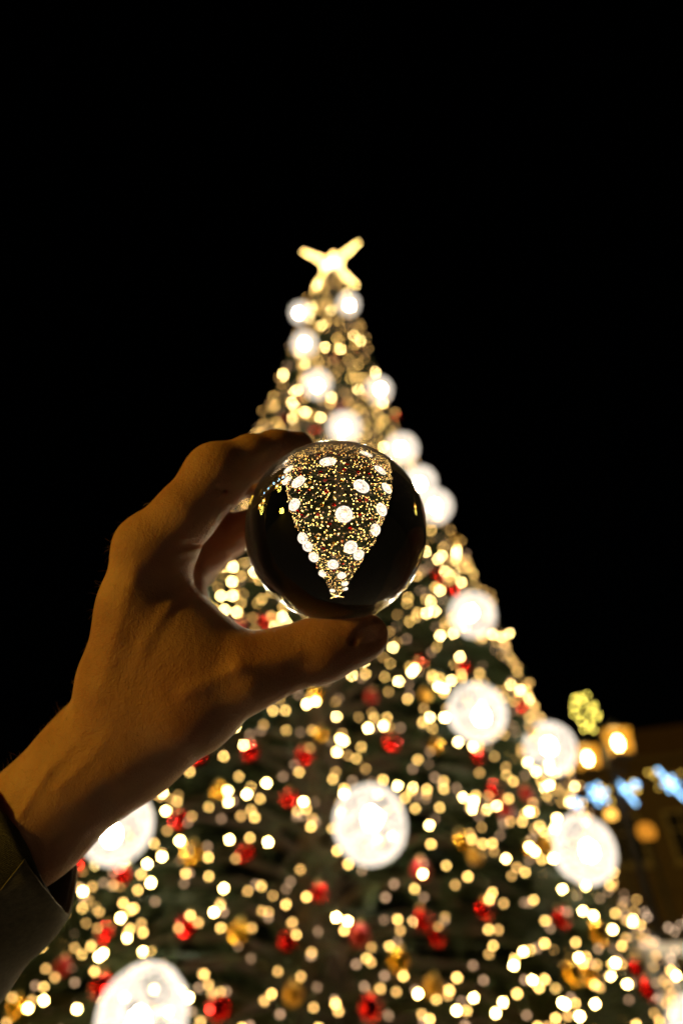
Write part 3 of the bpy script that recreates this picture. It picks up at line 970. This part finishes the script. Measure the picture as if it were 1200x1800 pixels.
nt.links.new(tcn.outputs['Object'], mp.inputs['Vector']); nt.links.new(mp.outputs['Vector'], wv.inputs['Vector']); nt.links.new(mp.outputs['Vector'], wv2.inputs['Vector'])
nt.links.new(wv.outputs['Fac'], bpA.inputs['Height']); nt.links.new(wv2.outputs['Fac'], bpB.inputs['Height'])
nt.links.new(bpB.outputs['Normal'], bpA.inputs['Normal']); nt.links.new(bpA.outputs['Normal'], b_.inputs['Normal'])

A0 = cp(20, 1512, 254)
e1 = np.array([.78, -.62, 0.0]); ax_ = np.array([-.62, -.78, -.06]); ax_ /= np.linalg.norm(ax_)
e1 = e1 - ax_ * (e1 @ ax_); e1 /= np.linalg.norm(e1)
e2 = np.cross(ax_, e1); e2 = e2 if e2[2] < 0 else -e2
def sleeve_mesh(name, r, thick, ph0, ph1, rim, length, nph=72, ns=26):
    closed = abs(ph1 - ph0) >= 359
    V, idx = [], {}
    rs_ = np.random.default_rng(4)
    for layer in (0, 1):
        for i in range(nph + (0 if closed else 1)):
            ph = R_(ph0 + (ph1 - ph0) * i / nph)
            for j in range(ns + 1):
                t = j / ns
                s = rim(ph) + t * length
                rr = r - layer * thick + 1.1 * math.sin(s * .16 + 2 * math.sin(ph * 2)) * min(1, s * .03 + .2) + 0.7 * math.sin(ph * 5 + s * .09)
                rr += 0.35 * math.exp(-((t * length) / 2.0) ** 2) * (1 if layer == 0 else -.2)
                if t == 0: rr -= thick * .25 * (1 if layer == 0 else -1)
                p = A0 + (e1 * math.cos(ph) + e2 * math.sin(ph) * 1.02) * rr + ax_ * s
                idx[(layer, i, j)] = len(V); V.append(p)
    Fc = []
    m = nph if closed else nph
    cnt = nph if closed else nph + 1
    for i in range(nph):
        i2 = (i + 1) % cnt
        for j in range(ns):
            Fc.append((idx[0, i, j], idx[0, i2, j], idx[0, i2, j + 1], idx[0, i, j + 1]))
            Fc.append((idx[1, i, j], idx[1, i, j + 1], idx[1, i2, j + 1], idx[1, i2, j]))
        Fc.append((idx[0, i, 0], idx[1, i, 0], idx[1, i2, 0], idx[0, i2, 0]))
    if not closed:
        for i in (0, nph):
            for j in range(ns):
                Fc.append((idx[0, i, j], idx[0, i, j + 1], idx[1, i, j + 1], idx[1, i, j]))
    return mesh_np(name, to_world(np.array(V)) - org, np.array(Fc), True, [M_cloth])
def rim_on_line(r, q0, q1):
    """Rim offset along the sleeve so that the camera side of the opening runs from pixel q0 to q1."""
    nx_, ny_ = -(q1[1] - q0[1]), (q1[0] - q0[0])
    tab = []
    for ph in np.radians(np.arange(0, 181, 3)):
        best = None
        for s_ in np.arange(-45, 30, .5):
            p = A0 + (e1 * math.cos(ph) + e2 * math.sin(ph) * 1.02) * r + ax_ * s_
            u, v = 600 + FOC * p[0] / p[2], 900 - FOC * p[1] / p[2]
            d = abs((u - q0[0]) * nx_ + (v - q0[1]) * ny_)
            if best is None or d < best[0]: best = (d, s_, u, v)
        tab.append((ph, best[1], best[2], best[3]))
    tab = np.array(tab)
    def f(p):
        p = (p + math.pi) % (2 * math.pi) - math.pi
        if p < 0:
            w_ = 0.5 - 0.5 * math.cos(p)          # the far side eases from one end to the other
            return tab[0, 1] * (1 - w_) + tab[-1, 1] * w_
        return float(np.interp(p, tab[:, 0], tab[:, 1]))
    return f, tab
rimA, tabA = rim_on_line(33.0, (0, 1418), (80, 1556))
rimB, tabB = rim_on_line(35.5, (40, 1518), (114, 1602))
ph_end = math.degrees(np.interp(40, tabB[::-1, 2], tabB[::-1, 0]))
slv = obj('sleeve', sleeve_mesh('sleeve', 33.0, 1.6, 0, 360, rimA, 110), person)
flap = obj('cuff_flap', sleeve_mesh('cuff_flap', 35.5, 1.8, -110, ph_end, rimB, 110), slv)
M_flap = M_cloth.copy()
M_flap.name = 'grey_green_wool'
for nd in M_flap.node_tree.nodes:
    if nd.type == 'MIX':
        nd.inputs['A'].default_value = (0.30, 0.265, 0.17, 1)
        nd.inputs['B'].default_value = (0.06, 0.054, 0.036, 1)
flap.data.materials[0] = M_flap
